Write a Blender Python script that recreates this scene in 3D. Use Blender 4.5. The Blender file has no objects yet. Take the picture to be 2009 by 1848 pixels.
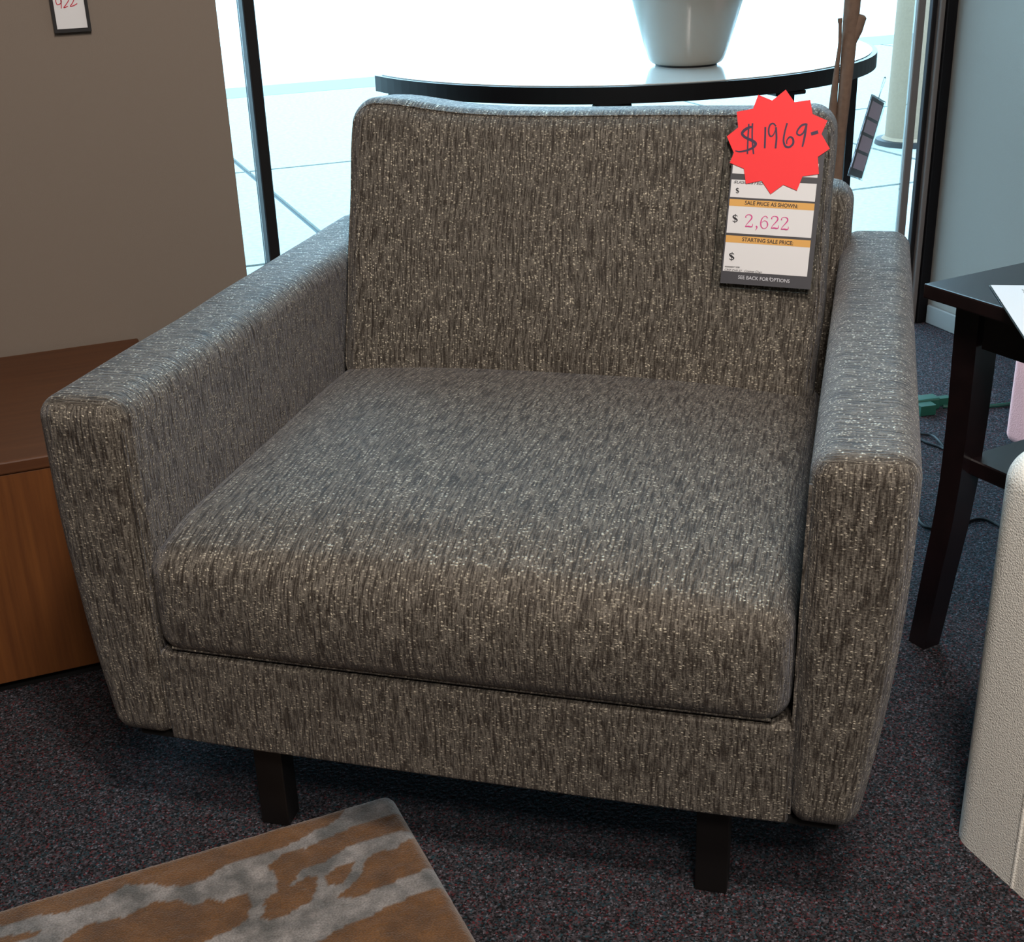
import bpy, bmesh, math, random
from mathutils import Vector, Matrix, noise
random.seed(7)
C = bpy.context.scene.collection
S = bpy.context.scene

# ------------------------------------------------------------------ camera, world, lights, exposure
H_CAM = 1.15
yaw, pitch, roll = 0.36928255, 0.41591779, -0.03385512
F_PX = 2556.86
fw = Vector((math.sin(yaw)*math.cos(pitch), math.cos(yaw)*math.cos(pitch), -math.sin(pitch)))
rt = Vector((math.cos(yaw), -math.sin(yaw), 0)); up = rt.cross(fw)
r2 = rt*math.cos(roll)+up*math.sin(roll); u2 = -rt*math.sin(roll)+up*math.cos(roll)
cam_d = bpy.data.cameras.new('camera'); cam = bpy.data.objects.new('camera', cam_d); C.objects.link(cam)
M = Matrix((( r2.x, u2.x, -fw.x, 0), (r2.y, u2.y, -fw.y, 0), (r2.z, u2.z, -fw.z, H_CAM), (0, 0, 0, 1)))
cam.matrix_world = M
cam_d.sensor_fit = 'HORIZONTAL'; cam_d.sensor_width = 36; cam_d.lens = F_PX/2009*36
cam_d.clip_start = 0.02; cam_d.clip_end = 300
S.camera = cam
S.view_settings.view_transform = 'Standard'; S.view_settings.look = 'None'
S.view_settings.gamma = 1; S.view_settings.use_curve_mapping = False
S.view_settings.exposure = 0.0

w = bpy.data.worlds.new('sky'); S.world = w; w.use_nodes = True
bg = w.node_tree.nodes['Background']
bg.inputs[0].default_value = (0.47, 0.76, 1.0, 1); bg.inputs[1].default_value = 9.5

def area(name, loc, target, sx, sy, power, col, portal=False):
    l = bpy.data.lights.new(name, 'AREA'); l.shape = 'RECTANGLE'; l.size = sx; l.size_y = sy
    l.energy = power; l.color = col
    if portal: l.cycles.is_portal = True
    o = bpy.data.objects.new(name, l); C.objects.link(o); o.location = loc
    o.rotation_euler = (Vector(target)-Vector(loc)).to_track_quat('-Z', 'Y').to_euler()
    return o
area('window_portal', (1.4, 2.98, 1.35), (1.4, 0, 1.35), 2.1, 2.7, 1, (1, 1, 1), True)
area('ceiling_lamp', (0.35, 0.15, 2.62), (0.7, 1.3, 0.3), 0.30, 0.30, 40, (1.0, 0.90, 0.82))
area('ceiling_lamp', (-1.3, 0.3, 2.62), (-0.9, 1.2, 0), 0.5, 0.5, 3, (1.0, 0.82, 0.66))
area('ceiling_lamp', (0.0, -0.9, 2.62), (1.1, 1.0, 0.2), 0.5, 0.5, 42, (1.0, 0.90, 0.82))

# ------------------------------------------------------------------ colour and material helpers
def lin(c):
    return tuple(((v/255)/12.92 if v/255 <= 0.04045 else ((v/255+0.055)/1.055)**2.4) for v in c)+(1,)
def mat(name, col, rough=0.6, metal=0.0, spec=0.5, bump=0, bscale=200, var=0, coat=0):
    m = bpy.data.materials.new(name); m.use_nodes = True
    nt = m.node_tree; N = nt.nodes; L = nt.links; b = N['Principled BSDF']
    c = lin(col)
    b.inputs['Base Color'].default_value = c; b.inputs['Roughness'].default_value = rough
    b.inputs['Metallic'].default_value = metal; b.inputs['Specular IOR Level'].default_value = spec
    b.inputs['Coat Weight'].default_value = coat
    tc = N.new('ShaderNodeTexCoord')
    n = N.new('ShaderNodeTexNoise'); n.inputs['Scale'].default_value = bscale; n.inputs['Detail'].default_value = 3
    L.new(tc.outputs['Object'], n.inputs['Vector'])
    if var:
        mx = N.new('ShaderNodeMixRGB'); mx.blend_type = 'MIX'
        mx.inputs[1].default_value = tuple(v*(1-var) for v in c[:3])+(1,)
        mx.inputs[2].default_value = tuple(min(1, v*(1+var)) for v in c[:3])+(1,)
        L.new(n.outputs[0], mx.inputs[0]); L.new(mx.outputs[0], b.inputs['Base Color'])
    if bump:
        bp = N.new('ShaderNodeBump'); bp.inputs['Strength'].default_value = bump; bp.inputs['Distance'].default_value = 0.002
        L.new(n.outputs[0], bp.inputs['Height']); L.new(bp.outputs[0], b.inputs['Normal'])
    return m

def node(N, kind, **kw):
    n = N.new(kind)
    for k, v in kw.items(): setattr(n, k, v)
    return n
def mapping(N, L, src, sc):
    mp = N.new('ShaderNodeMapping'); mp.inputs['Scale'].default_value = sc; L.new(src, mp.inputs['Vector']); return mp.outputs[0]
def ramp(N, L, src, stops):
    r = N.new('ShaderNodeValToRGB'); e = r.color_ramp.elements
    e[0].position, e[0].color = stops[0]; e[1].position, e[1].color = stops[-1]
    for p, c in stops[1:-1]:
        x = e.new(p); x.color = c
    L.new(src, r.inputs[0]); return r.outputs[0]

def chenille(name):
    m = bpy.data.materials.new(name); m.use_nodes = True
    nt = m.node_tree; N = nt.nodes; L = nt.links; b = N['Principled BSDF']
    uv = N.new('ShaderNodeTexCoord').outputs['UV']
    def nz(sc, det=2, rough=0.5):
        n = N.new('ShaderNodeTexNoise'); n.inputs['Scale'].default_value = 1; n.inputs['Detail'].default_value = det
        n.inputs['Roughness'].default_value = rough
        L.new(mapping(N, L, uv, sc), n.inputs['Vector']); return n.outputs[0]
    streak = nz((230, 20, 1), 3, 0.6)
    streak2 = nz((430, 55, 1), 2, 0.5)
    thread = nz((330, 420, 1), 2, 0.6)
    area_ = nz((14, 5, 1), 2)
    # base: warm grey with dark streaks
    W = (1, 1, 1, 1); K = (0, 0, 0, 1)
    a = ramp(N, L, streak, [(0.34, K), (0.56, W)])
    a2 = ramp(N, L, streak2, [(0.33, K), (0.54, W)])
    mul = node(N, 'ShaderNodeMath', operation='MULTIPLY'); L.new(a, mul.inputs[0]); L.new(a2, mul.inputs[1])
    mx = N.new('ShaderNodeMixRGB'); mx.inputs[1].default_value = lin((48, 41, 34)); mx.inputs[2].default_value = lin((112, 106, 97))
    L.new(mul.outputs[0], mx.inputs[0])
    t = ramp(N, L, thread, [(0.25, (0.45, 0.44, 0.43, 1)), (0.75, (1.5, 1.5, 1.5, 1))])
    mm = N.new('ShaderNodeMixRGB'); mm.blend_type = 'MULTIPLY'; mm.inputs[0].default_value = 1
    L.new(mx.outputs[0], mm.inputs[1]); L.new(t, mm.inputs[2])
    # light slubs
    vo = N.new('ShaderNodeTexVoronoi'); vo.inputs['Scale'].default_value = 1; vo.inputs['Randomness'].default_value = 1.0
    jn = N.new('ShaderNodeTexNoise'); jn.inputs['Scale'].default_value = 50; jn.inputs['Detail'].default_value = 2; L.new(uv, jn.inputs['Vector'])
    jm = node(N, 'ShaderNodeVectorMath', operation='MULTIPLY_ADD'); L.new(jn.outputs['Color'], jm.inputs[0]); jm.inputs[1].default_value = (1.6, 1.6, 0)
    L.new(mapping(N, L, uv, (225, 290, 1)), jm.inputs[2]); L.new(jm.outputs[0], vo.inputs['Vector'])
    sp = node(N, 'ShaderNodeSeparateColor'); L.new(vo.outputs['Color'], sp.inputs[0])
    near = ramp(N, L, vo.outputs['Distance'], [(0.18, W), (0.46, K)])
    sh = node(N, 'ShaderNodeMath', operation='MULTIPLY_ADD'); L.new(area_, sh.inputs[0]); sh.inputs[1].default_value = 0.7; L.new(sp.outputs[0], sh.inputs[2])
    sel = ramp(N, L, sh.outputs[0], [(0.83, K), (0.98, W)])
    fl = node(N, 'ShaderNodeMath', operation='MULTIPLY'); L.new(near, fl.inputs[0]); L.new(sel, fl.inputs[1])
    fl2 = node(N, 'ShaderNodeMath', operation='MULTIPLY'); L.new(fl.outputs[0], fl2.inputs[0]); L.new(a, fl2.inputs[1])
    mf = N.new('ShaderNodeMixRGB'); mf.inputs[2].default_value = lin((214, 204, 184))
    L.new(fl2.outputs[0], mf.inputs[0]); L.new(mm.outputs[0], mf.inputs[1])
    L.new(mf.outputs[0], b.inputs['Base Color'])
    b.inputs['Specular IOR Level'].default_value = 0.35
    ro = ramp(N, L, fl2.outputs[0], [(0.0, (0.65,)*3+(1,)), (1.0, (0.40,)*3+(1,))]); L.new(ro, b.inputs['Roughness'])
    me_ = node(N, 'ShaderNodeMath', operation='MULTIPLY'); L.new(fl2.outputs[0], me_.inputs[0]); me_.inputs[1].default_value = 0.75
    L.new(me_.outputs[0], b.inputs['Metallic'])
    b.inputs['Sheen Weight'].default_value = 0.16; b.inputs['Sheen Tint'].default_value = (0.8, 0.85, 1, 1); b.inputs['Sheen Roughness'].default_value = 0.4
    hs = node(N, 'ShaderNodeMath', operation='ADD'); L.new(mul.outputs[0], hs.inputs[0]); L.new(fl2.outputs[0], hs.inputs[1])
    hs2 = node(N, 'ShaderNodeMath', operation='ADD'); L.new(hs.outputs[0], hs2.inputs[0]); L.new(thread, hs2.inputs[1])
    bp = N.new('ShaderNodeBump'); bp.inputs['Strength'].default_value = 0.55; bp.inputs['Distance'].default_value = 0.0022
    L.new(hs2.outputs[0], bp.inputs['Height']); L.new(bp.outputs[0], b.inputs['Normal'])
    return m

def carpet(name):
    m = bpy.data.materials.new(name); m.use_nodes = True
    N = m.node_tree.nodes; L = m.node_tree.links; b = N['Principled BSDF']
    ob = N.new('ShaderNodeTexCoord').outputs['Object']
    vo = N.new('ShaderNodeTexVoronoi'); vo.inputs['Scale'].default_value = 1
    L.new(mapping(N, L, ob, (430, 430, 430)), vo.inputs['Vector'])
    sp = node(N, 'ShaderNodeSeparateColor'); L.new(vo.outputs['Color'], sp.inputs[0])
    col = ramp(N, L, sp.outputs[0], [(0.0, lin((25, 23, 24))), (0.22, lin((47, 44, 45))), (0.45, lin((67, 62, 64))), (0.62, lin((39, 62, 67))),
                                     (0.74, lin((79, 74, 76))), (0.86, lin((91, 44, 45))), (0.94, lin((104, 102, 106))), (1.0, lin((104, 102, 106)))])
    rmp = [n for n in N if n.bl_idname == 'ShaderNodeValToRGB'][-1]; rmp.color_ramp.interpolation = 'CONSTANT'
    n2 = N.new('ShaderNodeTexNoise'); n2.inputs['Scale'].default_value = 160; n2.inputs['Detail'].default_value = 4; L.new(ob, n2.inputs['Vector'])
    k = ramp(N, L, n2.outputs[0], [(0.3, (0.45, 0.45, 0.45, 1)), (0.7, (1.35, 1.35, 1.35, 1))])
    mm = N.new('ShaderNodeMixRGB'); mm.blend_type = 'MULTIPLY'; mm.inputs[0].default_value = 1
    L.new(col, mm.inputs[1]); L.new(k, mm.inputs[2]); L.new(mm.outputs[0], b.inputs['Base Color'])
    mm2 = N.new('ShaderNodeMixRGB'); mm2.blend_type = 'MULTIPLY'; mm2.inputs[0].default_value = 1; mm2.inputs[2].default_value = (0.92, 0.92, 1.0, 1)
    L.new(mm.outputs[0], mm2.inputs[1]); L.new(mm2.outputs[0], b.inputs['Base Color'])
    b.inputs['Roughness'].default_value = 0.95; b.inputs['Specular IOR Level'].default_value = 0.15
    bp = N.new('ShaderNodeBump'); bp.inputs['Strength'].default_value = 0.8; bp.inputs['Distance'].default_value = 0.003
    L.new(n2.outputs[0], bp.inputs['Height']); L.new(bp.outputs[0], b.inputs['Normal'])
    return m

def wood(name, c1, c2, rough, scale=(6, 60, 60), coat=0.0):
    m = bpy.data.materials.new(name); m.use_nodes = True
    N = m.node_tree.nodes; L = m.node_tree.links; b = N['Principled BSDF']
    ob = N.new('ShaderNodeTexCoord').outputs['Object']
    n = N.new('ShaderNodeTexNoise'); n.inputs['Scale'].default_value = 1; n.inputs['Detail'].default_value = 6; n.inputs['Roughness'].default_value = 0.6
    L.new(mapping(N, L, ob, scale), n.inputs['Vector'])
    L.new(ramp(N, L, n.outputs[0], [(0.3, lin(c1)), (0.7, lin(c2))]), b.inputs['Base Color'])
    b.inputs['Roughness'].default_value = rough; b.inputs['Coat Weight'].default_value = coat
    bp = N.new('ShaderNodeBump'); bp.inputs['Strength'].default_value = 0.1; bp.inputs['Distance'].default_value = 0.001
    L.new(n.outputs[0], bp.inputs['Height']); L.new(bp.outputs[0], b.inputs['Normal'])
    return m

def concrete(name):
    m = bpy.data.materials.new(name); m.use_nodes = True
    N = m.node_tree.nodes; L = m.node_tree.links; b = N['Principled BSDF']
    ob = N.new('ShaderNodeTexCoord').outputs['Object']
    n = N.new('ShaderNodeTexNoise'); n.inputs['Scale'].default_value = 45; n.inputs['Detail'].default_value = 8; n.inputs['Roughness'].default_value = 0.7
    L.new(ob, n.inputs['Vector'])
    L.new(ramp(N, L, n.outputs[0], [(0.3, lin((106, 109, 105))), (0.7, lin((131, 133, 128)))]), b.inputs['Base Color'])
    b.inputs['Roughness'].default_value = 0.9
    return m

def glassy(name, tint=(1, 1, 1), refl=0.06, rough=0.02):
    m = bpy.data.materials.new(name); m.use_nodes = True
    N = m.node_tree.nodes; L = m.node_tree.links; N.remove(N['Principled BSDF'])
    out = N['Material Output']; tr = N.new('ShaderNodeBsdfTransparent'); tr.inputs[0].default_value = tint+(1,)
    gl = N.new('ShaderNodeBsdfGlossy'); gl.inputs['Roughness'].default_value = rough
    lw = N.new('ShaderNodeLayerWeight'); lw.inputs[0].default_value = 0.35
    mul = node(N, 'ShaderNodeMath', operation='MULTIPLY'); L.new(lw.outputs['Fresnel'], mul.inputs[0]); mul.inputs[1].default_value = refl*10
    mx = N.new('ShaderNodeMixShader'); L.new(mul.outputs[0], mx.inputs[0]); L.new(tr.outputs[0], mx.inputs[1]); L.new(gl.outputs[0], mx.inputs[2])
    L.new(mx.outputs[0], out.inputs['Surface'])
    return m

M_fab = chenille('chenille'); M_carpet = carpet('carpet')
M_leg = wood('espresso_leg', (9, 6, 6), (13, 8, 8), 0.55)
M_esp = wood('espresso', (20, 12, 14), (30, 18, 19), 0.32, (4, 30, 30), 0.15)
M_cab = wood('cherry', (94, 52, 20), (118, 70, 29), 0.55, (90, 90, 4))
M_cabtop = wood('cherry_top', (76, 43, 22), (92, 55, 30), 0.5, (5, 90, 90))
M_black = mat('black_card', (22, 20, 22), 0.6)
M_dust = mat('dust_cover', (10, 9, 10), 0.9)
M_wallL = mat('taupe_paint', (127, 115, 104), 0.85, bump=0.15, bscale=500)
M_wallR = mat('grey_paint', (126, 123, 117), 0.85, bump=0.15, bscale=500)
M_ceil = mat('ceiling_white', (205, 200, 190), 0.9)
M_base = mat('baseboard_paint', (120, 120, 118), 0.6)
M_alu_dark = mat('bronze_frame', (24, 21, 21), 0.6, spec=0.2)
M_alu_grey = mat('grey_frame', (104, 98, 94), 0.5)
M_alu_black = mat('black_frame', (12, 10, 12), 0.6, spec=0.2)
M_conc = concrete('concrete')
M_groove = mat('joint', (66, 72, 74), 0.95)
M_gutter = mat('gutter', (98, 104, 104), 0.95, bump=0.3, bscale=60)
M_road = mat('road', (150, 150, 148), 0.95, bump=0.3, bscale=60)
M_boll = mat('bollard', (116, 98, 80), 0.9, bump=0.5, bscale=90, var=0.15)
M_white = mat('ceramic', (142, 138, 130), 0.25, coat=0.3)
M_ttop = mat('console_glass_top', (196, 204, 204), 0.07, spec=0.9)
M_metal = mat('console_black', (16, 14, 16), 0.4, 0.5)
M_bark = mat('bark', (112, 90, 76), 0.85, bump=0.6, bscale=90, var=0.3)
M_paper = mat('paper', (226, 226, 228), 0.6)
M_orange = mat('orange_band', (222, 168, 88), 0.6)
M_ink = mat('ink', (28, 26, 34), 0.6)
M_grey_card = mat('charcoal_card', (58, 58, 64), 0.5)
M_magenta = mat('magenta_print', (214, 62, 140), 0.6)
M_star = mat('fluorescent_red', (255, 44, 50), 0.6)
M_marker = mat('marker', (44, 14, 62), 0.5)
M_redink = mat('red_marker', (196, 34, 62), 0.6)
M_lightink = mat('light_print', (206, 208, 216), 0.6)
M_clear = glassy('clear_acrylic', (0.97, 0.98, 0.98), 0.09, 0.05)
M_pane = glassy('window_glass', (0.96, 1.0, 0.99), 0.04, 0.01)
M_boucle = mat('boucle', (246, 242, 234), 0.95, bump=0.9, bscale=420, var=0.12)
M_pink = mat('pink_fabric', (250, 186, 184), 0.9, bump=0.6, bscale=300)
M_green = mat('green_rubber', (18, 74, 58), 0.5)
M_cable = mat('black_cable', (8, 9, 12), 0.6, spec=0.3)

# ------------------------------------------------------------------ object helpers
def obj(name, bm, m, parent=None, smooth=True, loc=None):
    me = bpy.data.meshes.new(name)
    bmesh.ops.recalc_face_normals(bm, faces=bm.faces)
    bm.to_mesh(me); bm.free()
    if smooth:
        for p in me.polygons: p.use_smooth = True
        try: me.set_sharp_from_angle(angle=math.radians(38))
        except Exception: pass
    if m: me.materials.append(m)
    o = bpy.data.objects.new(name, me); C.objects.link(o)
    if parent: o.parent = parent
    if loc: o.location = loc
    return o
def thing(name, label, cat, loc=(0, 0, 0), rot=(0, 0, 0), group=None):
    o = bpy.data.objects.new(name, None); C.objects.link(o); o.empty_display_size = 0.1
    o.location = loc; o.rotation_euler = rot; o['label'] = label; o['category'] = cat
    if group: o['group'] = group
    return o
def tag(o, label, cat, group=None):
    o['label'] = label; o['category'] = cat
    if group: o['group'] = group
    return o
def struct(o):
    o['kind'] = 'structure'; return o

def add_box(bm, lo, hi):
    vs = [bm.verts.new((x, y, z)) for z in (lo[2], hi[2]) for y in (lo[1], hi[1]) for x in (lo[0], hi[0])]
    for f in ((0, 2, 3, 1), (4, 5, 7, 6), (0, 1, 5, 4), (2, 6, 7, 3), (1, 3, 7, 5), (0, 4, 6, 2)):
        bm.faces.new([vs[i] for i in f])
    return vs
def box(lo, hi, bev=0.0, seg=2):
    bm = bmesh.new(); add_box(bm, lo, hi)
    if bev: bmesh.ops.bevel(bm, geom=list(bm.edges), offset=bev, segments=seg, affect='EDGES', profile=0.5)
    return bm
def catmull(pts, n=8, closed=False):
    P = [Vector(p) for p in pts]; out = []; m = len(P)
    for i in range(m if closed else m-1):
        if closed: a, b, c, d = P[i-1], P[i], P[(i+1) % m], P[(i+2) % m]
        else: a, b, c, d = P[max(i-1, 0)], P[i], P[i+1], P[min(i+2, m-1)]
        for k in range(n):
            t = k/n
            out.append(0.5*((2*b)+(c-a)*t+(2*a-5*b+4*c-d)*t*t+(3*b-a-3*c+d)*t**3))
    if not closed: out.append(P[-1])
    return out
def tube(pts, rad, seg=10, closed=False, bm=None, caps=True):
    bm = bm or bmesh.new(); P = [Vector(p) for p in pts]; rings = []; n = len(P)
    ref = Vector((0, 0, 1)); prev = None
    for i, p in enumerate(P):
        if closed: t = (P[(i+1) % n]-P[i-1])
        else: t = P[min(i+1, n-1)]-P[max(i-1, 0)]
        t.normalize()
        if prev is None:
            a = t.cross(ref)
            if a.length < 0.1: a = t.cross(Vector((1, 0, 0)))
        else: a = prev-t*prev.dot(t)
        a.normalize(); b = t.cross(a); prev = a
        r = rad[i] if isinstance(rad, (list, tuple)) else rad
        rings.append([bm.verts.new(p+(a*math.cos(2*math.pi*k/seg)+b*math.sin(2*math.pi*k/seg))*r) for k in range(seg)])
    for i in range(n if closed else n-1):
        A, B = rings[i], rings[(i+1) % n]
        for k in range(seg): bm.faces.new((A[k], A[(k+1) % seg], B[(k+1) % seg], B[k]))
    if not closed and caps:
        bm.faces.new(rings[0][::-1]); bm.faces.new(rings[-1])
    return bm
def lathe(prof, seg=64, bm=None, cx=0, cy=0):
    bm = bm or bmesh.new(); rings = []
    for r, z in prof: rings.append([bm.verts.new((cx+r*math.cos(2*math.pi*k/seg), cy+r*math.sin(2*math.pi*k/seg), z)) for k in range(seg)])
    for A, B in zip(rings, rings[1:]):
        for k in range(seg): bm.faces.new((A[k], A[(k+1) % seg], B[(k+1) % seg], B[k]))
    bm.faces.new(rings[0][::-1]); bm.faces.new(rings[-1])
    return bm
def prism(poly, z0, z1, bm=None):
    bm = bm or bmesh.new()
    a = [bm.verts.new((p[0], p[1], z0)) for p in poly]; b = [bm.verts.new((p[0], p[1], z1)) for p in poly]
    bm.faces.new(a[::-1]); bm.faces.new(b); n = len(poly)
    for i in range(n): bm.faces.new((a[i], a[(i+1) % n], b[(i+1) % n], b[i]))
    return bm

# rounded box with cloth UVs (metres), warp = 'x' wraps round x-z (arms), 'y' wraps round y-z (cushions)
def rbox(lo, hi, r, seg=6, nmid=14, warp='y', deform=None, uvoff=(0, 0)):
    bm = bmesh.new(); uvl = bm.loops.layers.uv.new('UVMap')
    lo = Vector(lo); hi = Vector(hi); c = (lo+hi)/2; h = (hi-lo)/2
    def ticks(a):
        s = [a-r+r*math.tan(math.radians(45*k/seg)) for k in range(seg, 0, -1)]
        mid = [(a-r)*(1-2*k/nmid) for k in range(nmid+1)]
        return [-v for v in s][0:]+[-m for m in mid]+s[::-1]
    T = [ticks(h[i]) for i in range(3)]
    cache = {}
    def vert(p):
        key = tuple(round(v, 6) for v in p)
        if key in cache: return cache[key]
        q = Vector([max(-(h[i]-r), min(h[i]-r, p[i])) for i in range(3)])
        d = Vector(p)-q
        if d.length > 1e-9: d = d.normalized()*r
        P = q+d+c
        if deform: P = deform(P)
        v = bm.verts.new(P); cache[key] = v; return v
    for ax in range(3):
        i, j = [(1, 2), (0, 2), (0, 1)][ax]
        for sgn in (-1, 1):
            for a in range(len(T[i])-1):
                for b in range(len(T[j])-1):
                    ps = []
                    for (u, v) in ((a, b), (a+1, b), (a+1, b+1), (a, b+1)):
                        p = [0, 0, 0]; p[ax] = sgn*h[ax]; p[i] = T[i][u]; p[j] = T[j][v]; ps.append(tuple(p))
                    try: f = bm.faces.new([vert(p) for p in ps])
                    except ValueError: continue
                    for lp, p in zip(f.loops, ps):
                        x, y, z = p
                        if warp == 'x':
                            if ax == 2: uv = (y, x)
                            elif ax == 0: uv = (y, sgn*(h.x+h.z-z))
                            else: uv = (x+5, z)
                        else:
                            if ax == 2: uv = (x, y)
                            elif ax == 1: uv = (x, sgn*(h.y+h.z-z))
                            else: uv = (y+5, z)
                        lp[uvl].uv = (uv[0]+uvoff[0]+20, uv[1]+uvoff[1]+20)
    return bm
def tube_uv(bm):
    uvl = bm.loops.layers.uv.verify()
    for f in bm.faces:
        for lp in f.loops: lp[uvl].uv = (lp.vert.co.x+lp.vert.co.y, lp.vert.co.z)
    return bm

# ------------------------------------------------------------------ setting
XL, XR, YB, YW, ZC = -3.2, 2.40, -3.0, 2.90, 2.75
struct(obj('floor', box((XL, YB, -0.08), (XR, YW+0.04, 0)), M_carpet, smooth=False))
struct(obj('ceiling', box((XL-0.1, YB-0.1, ZC), (XR+0.1, YW+0.14, ZC+0.1)), M_ceil, smooth=False))
struct(obj('wall_right', box((XR, YB, 0), (XR+0.12, YW+0.10, ZC)), M_wallR, smooth=False))
struct(obj('wall_back', box((XL, YB-0.1, 0), (XR+0.12, YB, ZC)), M_wallL, smooth=False))
struct(obj('wall_left', box((XL-0.1, YB-0.1, 0), (XL, 2.50, ZC)), M_wallL, smooth=False))
struct(obj('wall_front', box((XL-0.1, 2.50, 0), (0.428, 2.62, ZC)), M_wallL, smooth=False))
bm = bmesh.new(); add_box(bm, (0.30, 2.6205, 0), (0.40, YW-0.06, ZC)); struct(obj('wall_return', bm, M_wallL, smooth=False))
struct(obj('baseboard_right', box((XR-0.012, YB, 0.001), (XR-0.0005, 2.878, 0.055), 0.003, 1), M_base, smooth=False))
# window frame and panes
def vbar(name, x0, x1, y0, y1, m, z1=ZC-0.002, z0=0.001, par=None):
    return obj(name, box((x0, y0, z0), (x1, y1, z1), 0.002, 1), m, par, smooth=False)
win = bpy.data.objects.new('window_1', None); C.objects.link(win); struct(win)
vbar('mullion', 0.545, 0.570, YW-0.035, YW+0.03, M_alu_dark, par=win)
vbar('mullion', 2.281, 2.305, YW-0.005, YW+0.012, M_alu_grey, par=win)
vbar('jamb', 2.334, 2.3495, YW+0.004, YW+0.016, M_alu_dark, par=win)
vbar('jamb', 2.350, 2.3655, YW-0.008, YW+0.03, M_alu_grey, par=win)
vbar('jamb', 2.366, 2.3985, YW-0.016, YW+0.06, M_alu_black, par=win)
obj('sill', box((0.41, YW-0.03, 0.001), (2.280, YW+0.03, 0.045), 0.003, 1), M_alu_dark, win, smooth=False)
obj('head', box((0.41, YW-0.03, ZC-0.06), (2.280, YW+0.03, ZC-0.003), 0.003, 1), M_alu_dark, win, smooth=False)
obj('pane', box((0.571, YW+0.004, 0.046), (2.280, YW+0.010, ZC-0.062)), M_pane, win, smooth=False)
obj('pane', box((0.41, YW+0.004, 0.046), (0.544, YW+0.010, ZC-0.062)), M_pane, win, smooth=False)
# outside
def joint_slab(x0, x1, y0, y1):
    return box((x0+0.008, y0+0.008, -0.05), (x1-0.008, y1-0.008, -0.002), 0.004, 1)
struct(obj('trim_1', box((-12, YW+0.045, -0.09), (16, 8.82, -0.014)), M_groove, smooth=False))
k = 0
ys = [YW+0.045, 4.47, 6.21, 7.60, 8.80]; xs = [-7.2, -4.4, -1.6, 1.12, 3.9, 6.6, 9.4, 12.2]
pv = bmesh.new()
for ya, yb in zip(ys, ys[1:]):
    if yb == 7.60: continue
    ya2 = ya if ya != 7.60 else 6.21
    for xa, xb in zip(xs, xs[1:]): add_box(pv, (xa+0.013, ya2+0.014, -0.05), (xb-0.013, yb-0.014, -0.002))
pave = obj('sidewalk', pv, M_conc, smooth=False); struct(pave)
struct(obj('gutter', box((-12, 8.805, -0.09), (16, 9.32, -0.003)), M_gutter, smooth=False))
struct(obj('road', box((-60, 9.325, -0.10), (80, 120, -0.008)), M_road, smooth=False))

# ------------------------------------------------------------------ armchair
OX, OY, CY = 0.67697746, 1.10791036, -0.64168
chair = thing('armchair', 'wide tweedy grey brown chenille armchair with loose cushions and dark square legs', 'armchair', (OX, OY, 0), (0, 0, CY))
CXm = -0.309
def arm(s):
    # s=-1 left, +1 right
    zi, zo = 0.148, 0.616
    a0, a1 = 0.394, 0.50
    e_ = 0.005 if s < 0 else -0.003; lo = (CXm+a0 if s > 0 else CXm-a1-e_, -0.040, zi); hi = (CXm+a1+e_ if s > 0 else CXm-a0, 0.968, zo+0.003)
    def d(P):
        t = (P.z-zi)/(zo-zi); x = (P.x-CXm)*s       # 0.40..0.50
        q = (x-a0)/(a1-a0)
        out = 0.475+0.036*math.sin(min(1, t)*math.pi/2*0.95)**0.8
        x = a0+0.002+q*(out-a0-0.002)
        x += 0.004*math.sin(t*math.pi)*(q*1.5-0.5)
        z = P.z+0.004*noise.noise(Vector((P.y*5, s*3, x*4)))*t
        return Vector((CXm+s*x, P.y+0.003*noise.noise(Vector((x*6, P.z*6, s))), z))
    return rbox(lo, hi, 0.028, 7, 18, 'x', d, (s*3, 0))
for s in (-1, 1):
    a = obj('armrest', arm(s), M_fab, chair)
    # stitched edge seam down the inner front corner
    pts = []
    for k in range(25):
        t = k/24; z = 0.165+t*0.42
        pts.append((CXm+s*(0.3985-0.002*math.sin((z-.148)/.464*math.pi)), -0.0345, z))
    obj('seam', tube_uv(tube(pts, 0.0022, 6)), M_fab, a)
def d_base(P):
    t = max(0, 1-abs((P.x-CXm)/0.41)**4)
    return Vector((P.x, P.y-(0.004*t if P.y < 0.2 else 0), P.z))
obj('seat_base', rbox((CXm-0.397, -0.036, 0.149), (CXm+0.397, 0.95, 0.283), 0.005, 3, 20, 'y', d_base), M_fab, chair)
bf = rbox((CXm-0.412, 0.835, 0.155), (CXm+0.412, 0.955, 0.706), 0.035, 6, 16, 'y', lambda P: Vector((P.x, P.y+0.02*(P.z-0.4), P.z)), (7, 2))
obj('back_frame', bf, M_fab, chair)
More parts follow.
